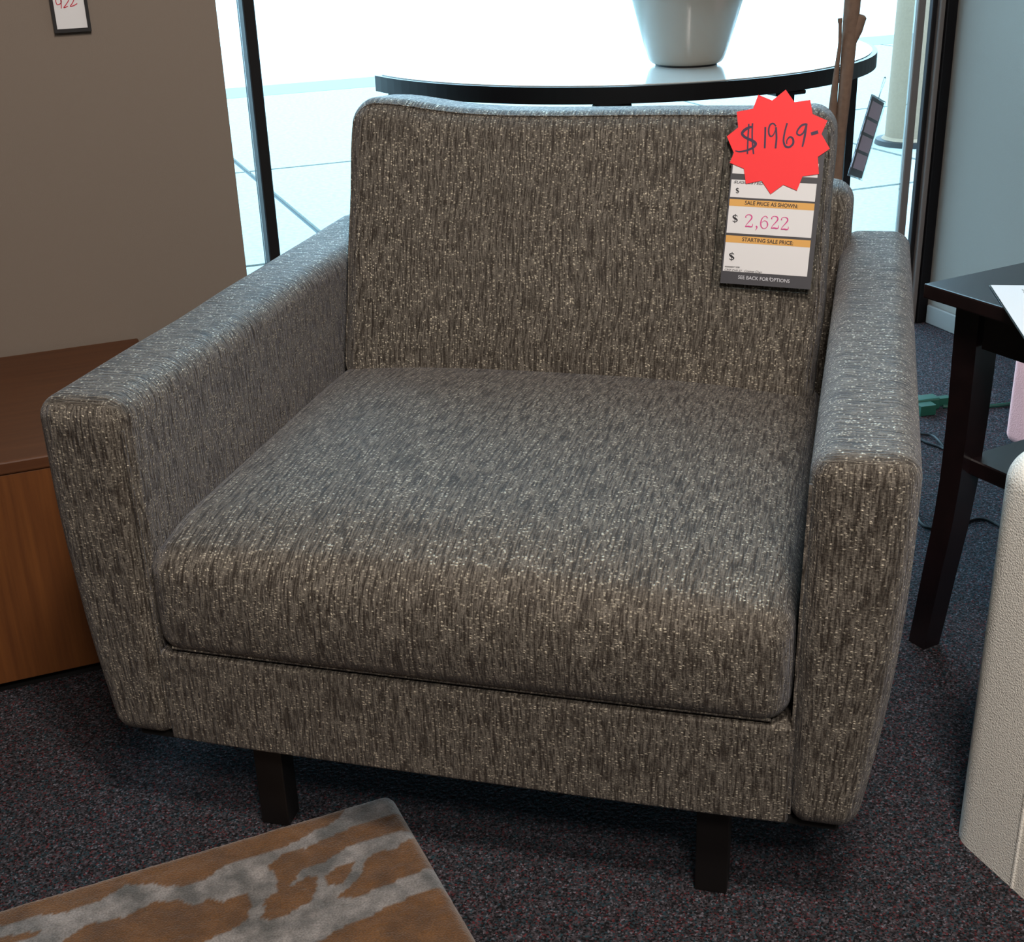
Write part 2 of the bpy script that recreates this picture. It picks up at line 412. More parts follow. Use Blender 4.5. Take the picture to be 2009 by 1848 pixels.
# seat cushion
sx0, sx1, sy0, sy1, sz0, sz1 = CXm-0.398, CXm+0.393, -0.044, 0.68, 0.2815, 0.438
def d_seat(P):
    u = (P.x-(sx0+sx1)/2)/((sx1-sx0)/2); v = (P.y-(sy0+sy1)/2)/((sy1-sy0)/2)
    t = (P.z-sz0)/(sz1-sz0)
    cu = max(0, 1-abs(u)**2.6); cv = max(0, 1-abs(v)**2.6)
    fr_ = max(0, 1-(P.y-sy0)/0.13)
    z = P.z+t*(0.034*cu*cv+0.006*cu)-t*0.020*fr_**2
    y = P.y
    if v < 0: y -= 0.012*cu*math.sin(math.pi*min(1, max(0, t)))*(-v)**3
    x = P.x
    n_ = noise.noise(Vector((P.x*3.1, P.y*3.3, 5.2)))
    z += 0.005*n_*t
    # corners tuck in a little
    x -= (0.003*abs(u)**6*(1-math.sin(math.pi*min(1, max(0, t)))))*(1 if u > 0 else -1)*(1 if v < -0.8 else 0.2)
    return Vector((x, y, z))
sc = obj('seat_cushion', rbox((sx0, sy0, sz0), (sx1, sy1, sz1), 0.033, 8, 26, 'y', d_seat, (1, 9)), M_fab, chair)
# welt along the bottom front seam
def rounded_loop(x0, x1, z0, z1, y, r, n=8):
    pts = []
    for cx_, cz_, a0 in ((x1-r, z1-r, 0), (x0+r, z1-r, 90), (x0+r, z0+r, 180), (x1-r, z0+r, 270)):
        for k in range(n+1):
            a = math.radians(a0+90*k/n); pts.append(Vector((cx_+r*math.cos(a), y, cz_+r*math.sin(a))))
    out = []
    for i, p in enumerate(pts):
        q = pts[(i+1) % len(pts)]; m = max(1, int((q-p).length/0.03))
        for k in range(m): out.append(p.lerp(q, k/m))
    return out
wl = [d_seat(Vector((sx0+0.02+(sx1-sx0-0.04)*k/40, sy0+0.012, sz0+0.012)))+Vector((0, -0.002, -0.002)) for k in range(41)]
obj('piping', tube_uv(tube(wl, 0.0025, 6)), M_fab, sc)
# back cushion, leaning
bw, bh, bt = 0.385, 0.453, 0.165
lean = math.atan2(0.12, 0.395)
bcx = -0.314
def d_back(P):
    # P in cushion frame: x across, y thickness (0 front .. bt), z up 0..bh
    u = P.x/bw; v = P.z/bh; t = P.y/bt
    cu = max(0, 1-abs(u)**3); cv = max(0, 1-abs(2*v-1)**3)
    y = P.y+(-0.012 if t < 0.5 else 0.02)*cu*cv*abs(2*t-1)
    z = P.z
    z += v**4*(0.015*math.exp(-((u+0.88)/0.25)**2)-0.004*math.exp(-((u+0.2)/0.4)**2)+0.004*math.exp(-((u-0.9)/0.15)**2))
    y += 0.006*noise.noise(Vector((P.x*4, P.z*4, 2)))*(1 if t < .5 else 0)
    x = P.x*(1-0.02*(1-cv)*0.5)+0.004*noise.noise(Vector((v*4, u, 9)))
    ly = 0.592+y*math.cos(lean)+z*math.sin(lean)
    lz = 0.412-y*math.sin(lean)*0.3+z*math.cos(lean)
    return Vector((bcx+x, ly, lz))
bc = obj('back_cushion', rbox((-bw, 0, 0), (bw, bt, bh), 0.034, 8, 26, 'y', d_back, (4, 3)), M_fab, chair)
for yy in (0.010, bt-0.010):
    lp = [d_back(p) for p in rounded_loop(-bw+0.008, bw-0.008, 0.008, bh-0.008, yy, 0.034)]
    obj('piping', tube_uv(tube(lp, 0.0014, 6, closed=True)), M_fab, bc)
obj('dust_cover', box((CXm-0.455, -0.02, 0.136), (CXm+0.455, 0.95, 0.1495), 0.003, 1), M_dust, chair, smooth=False)
for lx in (-0.612, -0.021):
    for ly in (0.0, 0.80):
        obj('leg', box((lx, ly, 0), (lx+0.040, ly+0.036, 0.1365), 0.0015, 1), M_leg, chair, smooth=False)

# ------------------------------------------------------------------ lettering helpers
def text_bm(bm, s, x, y, size, z0, th=0.0003, align='LEFT', shear=0, bold=0, track=1.0, xs=1.0):
    cu = bpy.data.curves.new('t', 'FONT'); cu.body = s; cu.size = size; cu.align_x = align; cu.shear = shear
    cu.offset = bold; cu.extrude = th/2; cu.space_character = track; cu.resolution_u = 3
    o = bpy.data.objects.new('t', cu); C.objects.link(o)
    dg = bpy.context.evaluated_depsgraph_get(); me = bpy.data.meshes.new_from_object(o.evaluated_get(dg))
    me.transform(Matrix.Translation((x, y, z0+th/2)) @ Matrix.Diagonal((xs, 1, 1, 1)))
    bm.from_mesh(me); bpy.data.meshes.remove(me); bpy.data.objects.remove(o); bpy.data.curves.remove(cu)
def stroke(bm, pts, wd, z0, th=0.0003, n=8, smooth=True):
    P = [Vector((p[0], p[1], 0)) for p in pts]
    if smooth and len(P) > 2: P = catmull(P, n)
    m = len(P); rows = []
    for i, p in enumerate(P):
        t = (P[min(i+1, m-1)]-P[max(i-1, 0)]).normalized(); a = Vector((-t.y, t.x, 0))
        if isinstance(wd, (list, tuple)):
            f = i/(m-1)*(len(wd)-1); k = min(int(f), len(wd)-2); ww = wd[k]+(wd[k+1]-wd[k])*(f-k)
        else: ww = wd
        rows.append([bm.verts.new((p+a*ww/2*s).to_tuple()[:2]+(z,)) for s, z in ((-1, z0), (1, z0), (1, z0+th), (-1, z0+th))])
    for A, B in zip(rows, rows[1:]):
        for k in range(4): bm.faces.new((A[k], A[(k+1) % 4], B[(k+1) % 4], B[k]))
    bm.faces.new(rows[0]); bm.faces.new(rows[-1][::-1])

# ------------------------------------------------------------------ price tag on back cushion
ex = Vector((math.cos(CY), math.sin(CY), 0)); ey = Vector((-math.sin(CY), math.cos(CY), 0))
v2 = Vector((0.12, 0.395)).normalized(); upv = ey*v2.x+Vector((0, 0, v2.y)); nv = ex.cross(upv)
P0 = Vector((OX, OY, 0))+ey*0.60+Vector((0, 0, 0.43))+nv*0.02
ang = math.radians(-1.85)
tx = ex*math.cos(ang)+upv*math.sin(ang); ty = -ex*math.sin(ang)+upv*math.cos(ang)
org = P0+ex*(-0.0811)+upv*0.1772
ptag = thing('price_tag', 'charcoal price card in a clear sleeve with red starburst sticker, hanging on armchair back cushion', 'price tag')
ptag.matrix_world = Matrix(((tx.x, ty.x, nv.x, org.x), (tx.y, ty.y, nv.y, org.y), (tx.z, ty.z, nv.z, org.z), (0, 0, 0, 1)))
def Z(px, py):     # layout measured on the card: units of the card photograph crop to metres on the card
    X, Y = px-139, py-1659
    a = (743/0.1335, 55/0.1335); b = (101/0.192, -1071/0.192)
    det = a[0]*b[1]-a[1]*b[0]
    return ((X*b[1]-Y*b[0])/det, (a[0]*Y-a[1]*X)/det)
CW, CH = 0.1335, 0.232
obj('sleeve', box((-0.013, -0.006, -0.0012), (CW+0.006, CH+0.010, 0.0016), 0.001, 2), M_clear, ptag, smooth=False)
obj('sleeve_edge', tube([(-0.012, -0.004, 0.0016), (-0.0125, 0.1, 0.0018), (-0.012, CH+0.006, 0.0016), (-0.009, CH+0.009, 0.0016), (0.02, CH+0.009, 0.0016)], 0.0009, 8), M_clear, ptag)
card = obj('card', box((0, 0, 0.0017), (CW, CH, 0.0022)), M_grey_card, ptag, smooth=False); card['label'] = 'charcoal printed card'
zc = 0.0022
def panel(z1, z2, name, m, z=zc, th=0.0002):
    (xa, ya), (xb, yb) = Z(*z1), Z(*z2)
    return obj(name, box((xa, min(ya, yb), z), (xb, max(ya, yb), z+th)), m, card, smooth=False)
xl, xr = Z(190, 1250)[0], Z(882, 1300)[0]
def rows(ytop, ybot, name, m, z=zc):
    ya = Z(190, ytop)[1]; yb = Z(190, ybot)[1]
    return obj(name, box((xl, yb, z), (xr, ya, z+0.0002)), m, card, smooth=False)
rows(640, 752, 'white_panel', M_paper)
rows(802, 946, 'white_panel', M_paper)
rows(962, 1242, 'white_panel', M_paper)
rows(1262, 1560, 'white_panel', M_paper)
rows(962, 1018, 'header_band', M_orange, zc+0.0002)
rows(1262, 1320, 'header_band', M_orange, zc+0.0002)
zt = zc+0.00045
def txt(bm, s, z1, z2, zoff=zt, **k):
    # fit text from left point z1 to right point z2 (baseline)
    a, b = Z(*z1), Z(*z2); tmp = bmesh.new(); text_bm(tmp, s, 0, 0, 1, 0, shear=k.get('shear', 0), bold=k.get('bold', 0), th=0.02)
    xs_ = [v.co.x for v in tmp.verts]; ysv = [v.co.y for v in tmp.verts]; W = max(xs_)-min(xs_); x0 = min(xs_); Hh = max(ysv)
    Wd = math.hypot(b[0]-a[0], b[1]-a[1]); sx = Wd/W; hy = k.get('h', None); sy = (hy/0.70) if hy else sx
    an = math.atan2(b[1]-a[1], b[0]-a[0])
    for v in tmp.verts:
        X, Y = (v.co.x-x0)*sx, v.co.y*sy
        v.co = Vector((a[0]+X*math.cos(an)-Y*math.sin(an), a[1]+X*math.sin(an)+Y*math.cos(an), zoff+max(0, v.co.z)*0.01))
    me = bpy.data.meshes.new('t'); tmp.to_mesh(me); tmp.free(); bm.from_mesh(me); bpy.data.meshes.remove(me)
bm = bmesh.new(); txt(bm, 'SALE PRICE AS SHOWN:', (341, 1013), (773, 1050), bold=0.014, h=0.0056); obj('lettering', bm, M_ink, card, smooth=False)
bm = bmesh.new(); txt(bm, 'STARTING SALE PRICE:', (320, 1313), (737, 1350), bold=0.014, h=0.0056); obj('lettering', bm, M_ink, card, smooth=False)
bm = bmesh.new(); txt(bm, 'SUGGESTED RETAIL', (250, 836), (640, 868), shear=0.25, h=0.0038, bold=0.008); obj('lettering', bm, M_ink, card, smooth=False)
bm = bmesh.new(); txt(bm, 'CRSF CHR ST', (176, 1556), (322, 1568), shear=0.25, h=0.0030); obj('lettering', bm, M_ink, card, smooth=False)
bm = bmesh.new(); txt(bm, 'Cosmet Chair', (342, 1568), (488, 1580), shear=0.25, h=0.0032); obj('lettering', bm, M_ink, card, smooth=False)
bm = bmesh.new(); txt(bm, '000000071200', (178, 1528), (300, 1536), h=0.0020, bold=0.02); obj('lettering', bm, M_ink, card, smooth=False)
def zs(bm, pts, wd, z, smooth=True):
    stroke(bm, [Z(*p) for p in pts], wd, z, smooth=smooth)
def dollar(bm, cx_, cy_, h, wd):   # serif dollar centred at layout point, h in layout units
    s = h/70
    S_ = [(20, -18), (12, -28), (-6, -29), (-16, -18), (-8, -6), (8, 4), (18, 14), (10, 26), (-6, 28), (-20, 18)]
    zs(bm, [(cx_+x*s, cy_+y*s) for x, y in S_], [wd*0.5, wd*0.5, wd*0.6, wd, wd*1.3, wd*1.3, wd, wd*0.6, wd*0.5, wd*0.5], zt)
    zs(bm, [(cx_+5*s, cy_-38*s), (cx_-4*s, cy_+38*s)], wd*0.5, zt+0.0003)
for q_ in ((280, 898, 44, 0.0013), (262, 1127, 66, 0.0019), (235, 1440, 66, 0.0019)):
    bm = bmesh.new(); dollar(bm, *q_); obj('dollar_sign', bm, M_ink, card, smooth=False)
bm = bmesh.new()
def two(cx_, cy_, s=1.0):
    zs(bm, [(cx_-26*s, cy_-28*s), (cx_-22*s, cy_-44*s), (cx_-2*s, cy_-52*s), (cx_+20*s, cy_-44*s), (cx_+24*s, cy_-24*s), (cx_+8*s, cy_-2*s), (cx_-14*s, cy_+22*s), (cx_-30*s, cy_+46*s)],
       [0.0020, 0.0010, 0.0008, 0.0016, 0.0020, 0.0014, 0.0009, 0.0008], zt)
    zs(bm, [(cx_-30*s, cy_+46*s), (cx_-4*s, cy_+44*s), (cx_+14*s, cy_+48*s), (cx_+28*s, cy_+44*s), (cx_+32*s, cy_+24*s)],
       [0.0010, 0.0017, 0.0018, 0.0012, 0.0006], zt+0.0002)
two(376, 1148)
zs(bm, [(434, 1192), (442, 1198), (440, 1212), (428, 1226)], [0.0020, 0.0020, 0.0010, 0.0004], zt)
zs(bm, [(528, 1128), (518, 1112), (500, 1114), (482, 1134), (474, 1166), (478, 1196), (498, 1212), (520, 1204), (530, 1180), (522, 1156), (502, 1148), (482, 1162)],
   [0.0018, 0.0009, 0.0008, 0.0014, 0.0019, 0.0016, 0.0009, 0.0010, 0.0018, 0.0013, 0.0007, 0.0006], zt)
two(588, 1164); two(668, 1174)
nl = obj('lettering', bm, M_magenta, card, smooth=False); nl['label'] = 'magenta printed price'
bm = bmesh.new()
txt(bm, 'SEE BACK FOR OPTIONS', (288, 1624), (712, 1660), zoff=zc+0.0001, bold=0.005, h=0.0052)
zs(bm, [(556, 1612), (547, 1632)], 0.0008, zc+0.0005)
bl = obj('lettering', bm, M_lightink, card, smooth=False); bl['label'] = 'pale footer lettering'
# starburst
outer = [(447, 127), (668, 95), (865, 183), (1003, 353), (1025, 577), (940, 778), (765, 907), (552, 932), (350, 845), (217, 670), (192, 455), (272, 258)]
inner = [(560, 177), (740, 197), (885, 297), (957, 458), (928, 645), (810, 793), (655, 858), (478, 822), (333, 720), (248, 590), (285, 393), (405, 238)]
inner = [inner[0], inner[1], inner[2], inner[3], inner[4], inner[5], inner[6], inner[7], inner[8], inner[9], (285-28, 455-92+30), inner[11]]
poly = []
inn = [(560, 177), (740, 197), (885, 297), (957, 458), (930, 640), (810, 793), (655, 858), (478, 822), (333, 720), (250, 590), (285, 385), (405, 238)]
for o_, i_ in zip(outer, inn): poly += [Z(*o_), Z(*i_)]
st = obj('sale_sticker', prism(poly[::-1], 0.0034, 0.0040), M_star, ptag, smooth=False); st['label'] = 'fluorescent red twelve-point starburst sticker'
bm = bmesh.new(); zk = 0.0040
K = 0.0024
zs(bm, [(405, 385), (375, 388), (335, 410), (318, 438), (345, 468), (400, 495), (428, 520), (412, 548), (360, 572), (300, 582), (262, 574)], [K, K*1.6, K*1.8, K*1.6, K*1.5, K*1.7, K*1.7, K*1.4, K*1.2, K, K*0.6], zk)
zs(bm, [(372, 360), (366, 470), (362, 602)], K*0.9, zk+0.0003)
zs(bm, [(402, 355), (400, 470), (412, 604)], K*0.9, zk+0.0003)
zs(bm, [(506, 388), (505, 470), (502, 560)], K*1.1, zk)
zs(bm, [(592, 385), (570, 362), (546, 372), (534, 405), (536, 445), (552, 466), (574, 450), (592, 405)], [K*.9, K*.9, K, K, K, K*.9, K*.7, K*.6], zk)
zs(bm, [(592, 392), (597, 480), (590, 562)], K*1.1, zk+0.0003)
zs(bm, [(682, 362), (664, 430), (654, 500), (668, 546), (700, 556), (730, 530), (730, 492), (706, 474), (682, 500), (680, 530)], [K, K, K*1.1, K*1.3, K*1.2, K*1.3, K*1.2, K, K*.8, K*.7], zk)
zs(bm, [(838, 376), (800, 384), (768, 420), (762, 450), (786, 462), (816, 438), (838, 378)], [K*1.3, K*1.2, K, K, K, K, K], zk)
zs(bm, [(838, 372), (824, 470), (806, 556)], [K*1.2, K*1.3, K*0.9], zk+0.0003)
zs(bm, [(874, 456), (930, 440)], K*2.0, zk, smooth=False)
sl = obj('lettering', bm, M_marker, st, smooth=False); sl['label'] = 'dark purple handwritten price'

# ------------------------------------------------------------------ cabinet at left
cab = thing('low_cabinet', 'low cherry wood cabinet with plain front, left of the armchair against the taupe wall', 'cabinet', (-0.55, 2.2, 0))
obj('body', box((-0.60, -0.243, 0.022), (0.752, 0.286, 0.3755), 0.0015, 1), M_cab, cab, smooth=False)
obj('top', box((-0.603, -0.246, 0.376), (0.755, 0.290, 0.397), 0.003, 2), M_cabtop, cab, smooth=False)
pl_ = obj('plinth', box((-0.59, -0.225, 0.0), (0.742, 0.280, 0.0215)), M_dust, cab, smooth=False); pl_['label'] = 'black recessed plinth'

# wall sign
sign = thing('wall_sign', 'small black-framed white card with red handwritten number on the taupe wall', 'sign', (0.176, 2.497, 0.962))
obj('card', box((-0.030, -0.003, 0.0), (0.030, -0.001, 0.105)), M_paper, sign, smooth=False)
bm = bmesh.new(); add_box(bm, (-0.031, -0.007, -0.006), (0.031, 0, 0.0)); add_box(bm, (-0.031, -0.007, 0.105), (0.031, 0, 0.111))
add_box(bm, (-0.031, -0.007, 0.0), (-0.0255, 0, 0.105)); add_box(bm, (0.0255, -0.007, 0.0), (0.031, 0, 0.105))
obj('frame', bm, M_black, sign, smooth=False)
bm = bmesh.new()
def sx_(pts, wd): stroke(bm, pts, wd, 0.0, 0.0004)
sx_([(-0.012, 0.052), (-0.020, 0.048), (-0.019, 0.040), (-0.012, 0.043), (-0.012, 0.052), (-0.0125, 0.040), (-0.0135, 0.0335)], 0.0014)
sx_([(-0.007, 0.049), (-0.001, 0.053), (0.001, 0.047), (-0.004, 0.040), (-0.009, 0.0345), (-0.002, 0.0365)], 0.0014)
sx_([(0.001, 0.050), (0.007, 0.054), (0.010, 0.048), (0.006, 0.041), (0.002, 0.0360), (0.008, 0.0372), (0.014, 0.0400)], 0.0014)
for v in bm.verts: v.co = Vector((v.co.x, -0.0031-v.co.z, v.co.y))
sg = obj('lettering', bm, M_redink, sign, smooth=False); sg['label'] = 'red handwritten number'

# ------------------------------------------------------------------ console table by the window
con = thing('console_table', 'half-round console table with black metal rim and glossy pale top by the window', 'console table', (1.429, 2.80, 0))
ZT = 0.80; R_ = 0.621
def half(rad, back, n=64):
    # circle centre at (0,0.148) local, cut flat at local y=back
    cyl = 0.148; a0 = math.asin((back-cyl)/rad)
    A = math.pi-a0; B = 2*math.pi+a0
    return [(rad*math.cos(A+(B-A)*k/n), cyl+rad*math.sin(A+(B-A)*k/n)) for k in range(n+1)]
rim = prism(half(R_, 0.055), ZT-0.034, ZT-0.001)
bmesh.ops.bevel(rim, geom=[e for e in rim.edges if abs((e.verts[0].co-e.verts[1].co).z) < 1e-6 and False] or [], offset=0.001, segments=1, affect='EDGES') if False else None
obj('rim', rim, M_metal, con, smooth=False)
tp_ = obj('top', prism(half(R_-0.012, 0.045), ZT-0.0008, ZT+0.001), M_ttop, con, smooth=False); tp_['label'] = 'glossy pale glass top'
for lx, ly in ((0.590, -0.005), (-0.590, -0.005), (-0.262, -0.395), (0.12, -0.440)):
    obj('leg', box((lx-0.011, ly-0.011, 0), (lx+0.011, ly+0.011, ZT-0.0345), 0.001, 1), M_metal, con, smooth=False)
for bx_ in (-0.262, 0.12): obj('bracket', box((bx_-0.036, -0.455 if bx_ > 0 else -0.420, ZT-0.043), (bx_+0.036, -0.385, ZT-0.0345), 0.002, 1), M_metal, con, smooth=False)

VX, VY = 1.447, 2.605
vs_ = thing('vase', 'large white glazed vase standing on the half-round console table', 'vase', (VX, VY, ZT+0.001))
prof = [(0.050, 0.004), (0.060, 0.0045), (0.066, 0.010), (0.0705, 0.022), (0.079, 0.055), (0.092, 0.110), (0.106, 0.170), (0.117, 0.230), (0.122, 0.290), (0.120, 0.34), (0.108, 0.39), (0.085, 0.425), (0.060, 0.45),
        (0.055, 0.47), (0.060, 0.49), (0.056, 0.492), (0.050, 0.47), (0.054, 0.45), (0.09, 0.41), (0.10, 0.3), (0.06, 0.03)]
pp = catmull([(a, b, 0) for a, b in prof], 4); obj('vase_body', lathe([(max(0.001, p.x*1.21), p.y) for p in pp], 72), M_white, vs_)
ft = obj('foot_ring', lathe([(0.058, 0.0), (0.067, 0.0), (0.067, 0.005), (0.058, 0.005)], 48), M_black, vs_); ft['label'] = 'thin dark foot'

# second price tag hanging on console leg
t2 = thing('price_tag', 'striped price card hanging edge-on from the right end of the console table', 'price tag')
c2 = Vector((1.885, 2.535, 0.612))
up2 = Vector((0.30, 0.05, 0.94)).normalized()
vdir = (Vector((0, 0, H_CAM))-c2).normalized()
sid = vdir.cross(up2).normalized()
sid = (Matrix.Rotation(math.radians(74), 3, up2) @ sid); nn = sid.cross(up2)
t2.matrix_world = Matrix(((sid.x, up2.x, nn.x, c2.x), (sid.y, up2.y, nn.y, c2.y), (sid.z, up2.z, nn.z, c2.z), (0, 0, 0, 1)))
M_lilac = mat('lilac_grey_card', (226, 204, 216), 0.5)
hw, hh = 0.052, 0.088
cd = obj('card', box((-hw, -hh, -0.001), (hw, hh, 0.001)), M_grey_card, t2, smooth=False)
for (ya, yb) in ((0.045, 0.080), (0.010, 0.038), (-0.030, 0.003), (-0.072, -0.037)):
    for s in (-1, 1): obj('panel', box((-hw+0.008, ya, s*0.0011-0.0001), (hw-0.008, yb, s*0.0011+0.0001)), M_lilac, cd, smooth=False)
obj('sleeve', box((-hw-0.006, -hh-0.004, -0.003), (hw+0.006, hh+0.004, 0.003), 0.001, 1), M_clear, t2, smooth=False)
lp = catmull([(0, hh+0.003, 0), (-0.010, hh+0.02, 0.003), (-0.008, hh+0.046, 0.0), (0.004, hh+0.050, 0), (0.008, hh+0.03, 0), (0, hh+0.003, 0)], 8)
obj('hanging_loop', tube(lp, 0.0011, 6), M_clear, t2)

# ------------------------------------------------------------------ bare branch behind the chair
br = thing('tree_branch', 'bare brown tree branch standing upright behind the armchair', 'branch', (1.60, 2.235, 0))
def wob(z): return 0.004*math.sin(z*9)+0.003*math.sin(z*23)
pts, rad = [], []
for k in range(90):
    z = k*0.022
    pts.append((wob(z)*0.5+0.002*max(0, z-0.80), wob(z+3), z)); rad.append(0.0120+0.0040*min(1, max(0, z-0.80)/0.14)+0.0008*math.sin(z*17)+0.003*max(0, 0.4-z))
trunk = obj('trunk', tube(pts, rad, 14), M_bark, br)
kn = catmull([(0.004, -0.002, 0.845), (0.010, -0.004, 0.875), (0.0165, -0.005, 0.900), (0.0215, -0.006, 0.917)], 6)
obj('knot', tube(kn, [0.004+0.0085*min(1, i/9) if i < len(kn)-2 else 0.010-0.003*(i-len(kn)+2) for i in range(len(kn))], 10), M_bark, br)
sd = catmull([(-0.006, 0.02, 0.02), (-0.010, 0.018, 0.4), (-0.015, 0.015, 0.66), (-0.0165, 0.012, 0.745), (-0.016, 0.010, 0.80), (-0.0165, 0.004, 0.86), (-0.0205, 0.0, 0.895), (-0.0225, 0.0, 0.912)], 6)
nS = len(sd)
rS = [max(0.0032, 0.012-0.0085*max(0, min(1, (p.z-0.66)/0.20))) + (0.0012 if i > nS-5 else 0) for i, p in enumerate(sd)]
obj('side_stem', tube(sd, rS, 10), M_bark, br)

# ------------------------------------------------------------------ bollard outside
bo = thing('bollard', 'round tan concrete bollard on the sidewalk outside the window', 'bollard', (4.13, 5.22, 0))
obj('post', lathe([(0.13, 0.0), (0.135, 0.02), (0.118, 0.035), (0.112, 0.6), (0.108, 0.80), (0.085, 0.86), (0.04, 0.885), (0.001, 0.89)], 40), M_boll, bo)
rg = obj('base_ring', lathe([(0.135, -0.001), (0.165, -0.001), (0.160, 0.02), (0.136, 0.022)], 40), M_cable, bo); rg['label'] = 'dark rubber ring'

# ------------------------------------------------------------------ end table right
TA = math.radians(7)
et = thing('end_table', 'espresso wood end table with lower shelf and curved legs, right of the armchair', 'end table', (1.241, 1.507, 0), (0, 0, TA))
TW, TD = 0.56, 0.40       # local x 0..TW, y 0..-TD
obj('tabletop', box((0, -TD, 0.588), (TW, 0, 0.610), 0.0025, 2), M_esp, et, smooth=False)
ox = [(0, 0.0), (0.06, 0.005), (0.14, 0.011), (0.22, 0.018), (0.30, 0.0215), (0.40, 0.0215), (0.5, 0.019), (0.5875, 0.017)]
def tleg(sx, sy):
    # outer corner at offset from table corner; sx,sy = +1 for the left/far leg
    bm = bmesh.new(); rings = []
    for k in range(29):
        z = 0.5875*k/28
        for (za, a), (zb, b) in zip(ox, ox[1:]):
            if za <= z <= zb+1e-9: o_ = a+(b-a)*(z-za)/(zb-za); break
        wdt = 0.034+0.010*min(1, z/0.5)
        x0, y0 = 0.030+o_*0.9, -0.016-o_*0.5
        q = [(x0, y0), (x0+wdt, y0), (x0+wdt, y0-wdt), (x0, y0-wdt)]
        q = [((x if sx > 0 else TW-x), (y if sy > 0 else -TD-y)) for x, y in q]
        rings.append([bm.verts.new((x, y, z)) for x, y in q])
    for A, B in zip(rings, rings[1:]):
        for k in range(4): bm.faces.new((A[k], A[(k+1) % 4], B[(k+1) % 4], B[k]))
    bm.faces.new(rings[0]); bm.faces.new(rings[-1]); return bm
for sx in (1, -1):
    for sy in (1, -1): obj('leg', tleg(sx, sy), M_esp, et)
for nm, lo, hi in (('apron', (0.052, -TD+0.075, 0.520), (0.070, -0.075, 0.5878)), ('apron', (TW-0.070, -TD+0.075, 0.520), (TW-0.052, -0.075, 0.5878)),
                   ('apron', (0.095, -0.052, 0.520), (TW-0.095, -0.036, 0.5878)), ('apron', (0.095, -TD+0.036, 0.520), (TW-0.095, -TD+0.052, 0.5878))):
    obj(nm, box(lo, hi), M_esp, et, smooth=False)
obj('shelf', box((0.066, -TD+0.055, 0.312), (TW-0.066, -0.055, 0.338), 0.002, 1), M_esp, et, smooth=False)

# brochure
c0 = Vector((1.318, 1.459, 0.6115))
bro = thing('brochure', 'printed white sheet in a clear sleeve lying on the end table', 'brochure', c0, (0, 0, 0))
def onz(px, py, z):
    a = (px-1004.5)/F_PX; b = (py-924)/F_PX
    d = fw+r2*a-u2*b; t = (z-H_CAM)/d.z
    return Vector((0, 0, H_CAM))+d*t
pA = onz(1940, 560, 0.6115); pB = onz(2009, 564, 0.6115); pC = onz(2006, 662, 0.6115)
e1 = (pB-pA).normalized(); e2 = Vector((e1.y, -e1.x, 0))
bro.location = pA; bro.rotation_euler = (0, 0, math.atan2(e1.y, e1.x))
dd = (pC-pA); print('BRO', pA, pB, pC, dd.dot(e1), dd.dot(e2))
shr = dd.dot(e1)/dd.dot(e2)
def bp_(x, y): return (x-shr*0*y, y)
LA = math.atan2(dd.dot(e2), dd.dot(e1))
# sheet is a rectangle whose left edge runs along pA->pC
bro.rotation_euler = (0, 0, math.atan2(dd.y, dd.x)+math.pi/2)
obj('sheet', box((0.002, -0.277, 0.0010), (0.214, -0.002, 0.0014)), M_paper, bro, smooth=False)
obj('sleeve', box((0.0, -0.279, 0.0), (0.216, 0.0, 0.0009)), M_clear, bro, smooth=False)
bm = bmesh.new()
text_bm(bm, 'STORE HOURS', 0.040, -0.030, 0.008, 0.00142, th=0.0001)
text_bm(bm, 'SPECIAL ORDER', 0.040, -0.041, 0.008, 0.00142, th=0.0001, bold=0.0002)
obj('lettering', bm, M_ink, bro, smooth=False)

# pink ottoman beyond the end table
pk = thing('ottoman', 'pink fabric ottoman glimpsed beyond the end table at the right edge', 'ottoman', (2.192, 1.905, 0))
obj('upholstery', rbox((-0.22, -0.18, 0.012), (0.20, 0.18, 0.40), 0.022, 5, 6, 'x'), M_pink, pk)
for x in (-0.15, 0.13):
    for y in (-0.12, 0.10): obj('foot', box((x, y, 0), (x+0.03, y+0.03, 0.025)), M_leg, pk, smooth=False)

# cream chair right foreground
cr = thing('sofa', 'cream boucle sofa end with rounded edges at the lower right corner', 'sofa', (1.020, 1.09, 0))
def d_sofa(P): return Vector((P.x, P.y, max(P.z, 0.0005*(P.x+1))))
bd = obj('upholstered_side', rbox((0.0, -0.85, -0.06), (0.80, 0.0, 0.556), 0.045, 7, 14, 'x', d_sofa), M_boucle, cr)
obj('seam', tube_uv(tube([(-0.0005, -0.128, 0.002+0.505*k/20) for k in range(21)], 0.0022, 6)), M_boucle, bd)

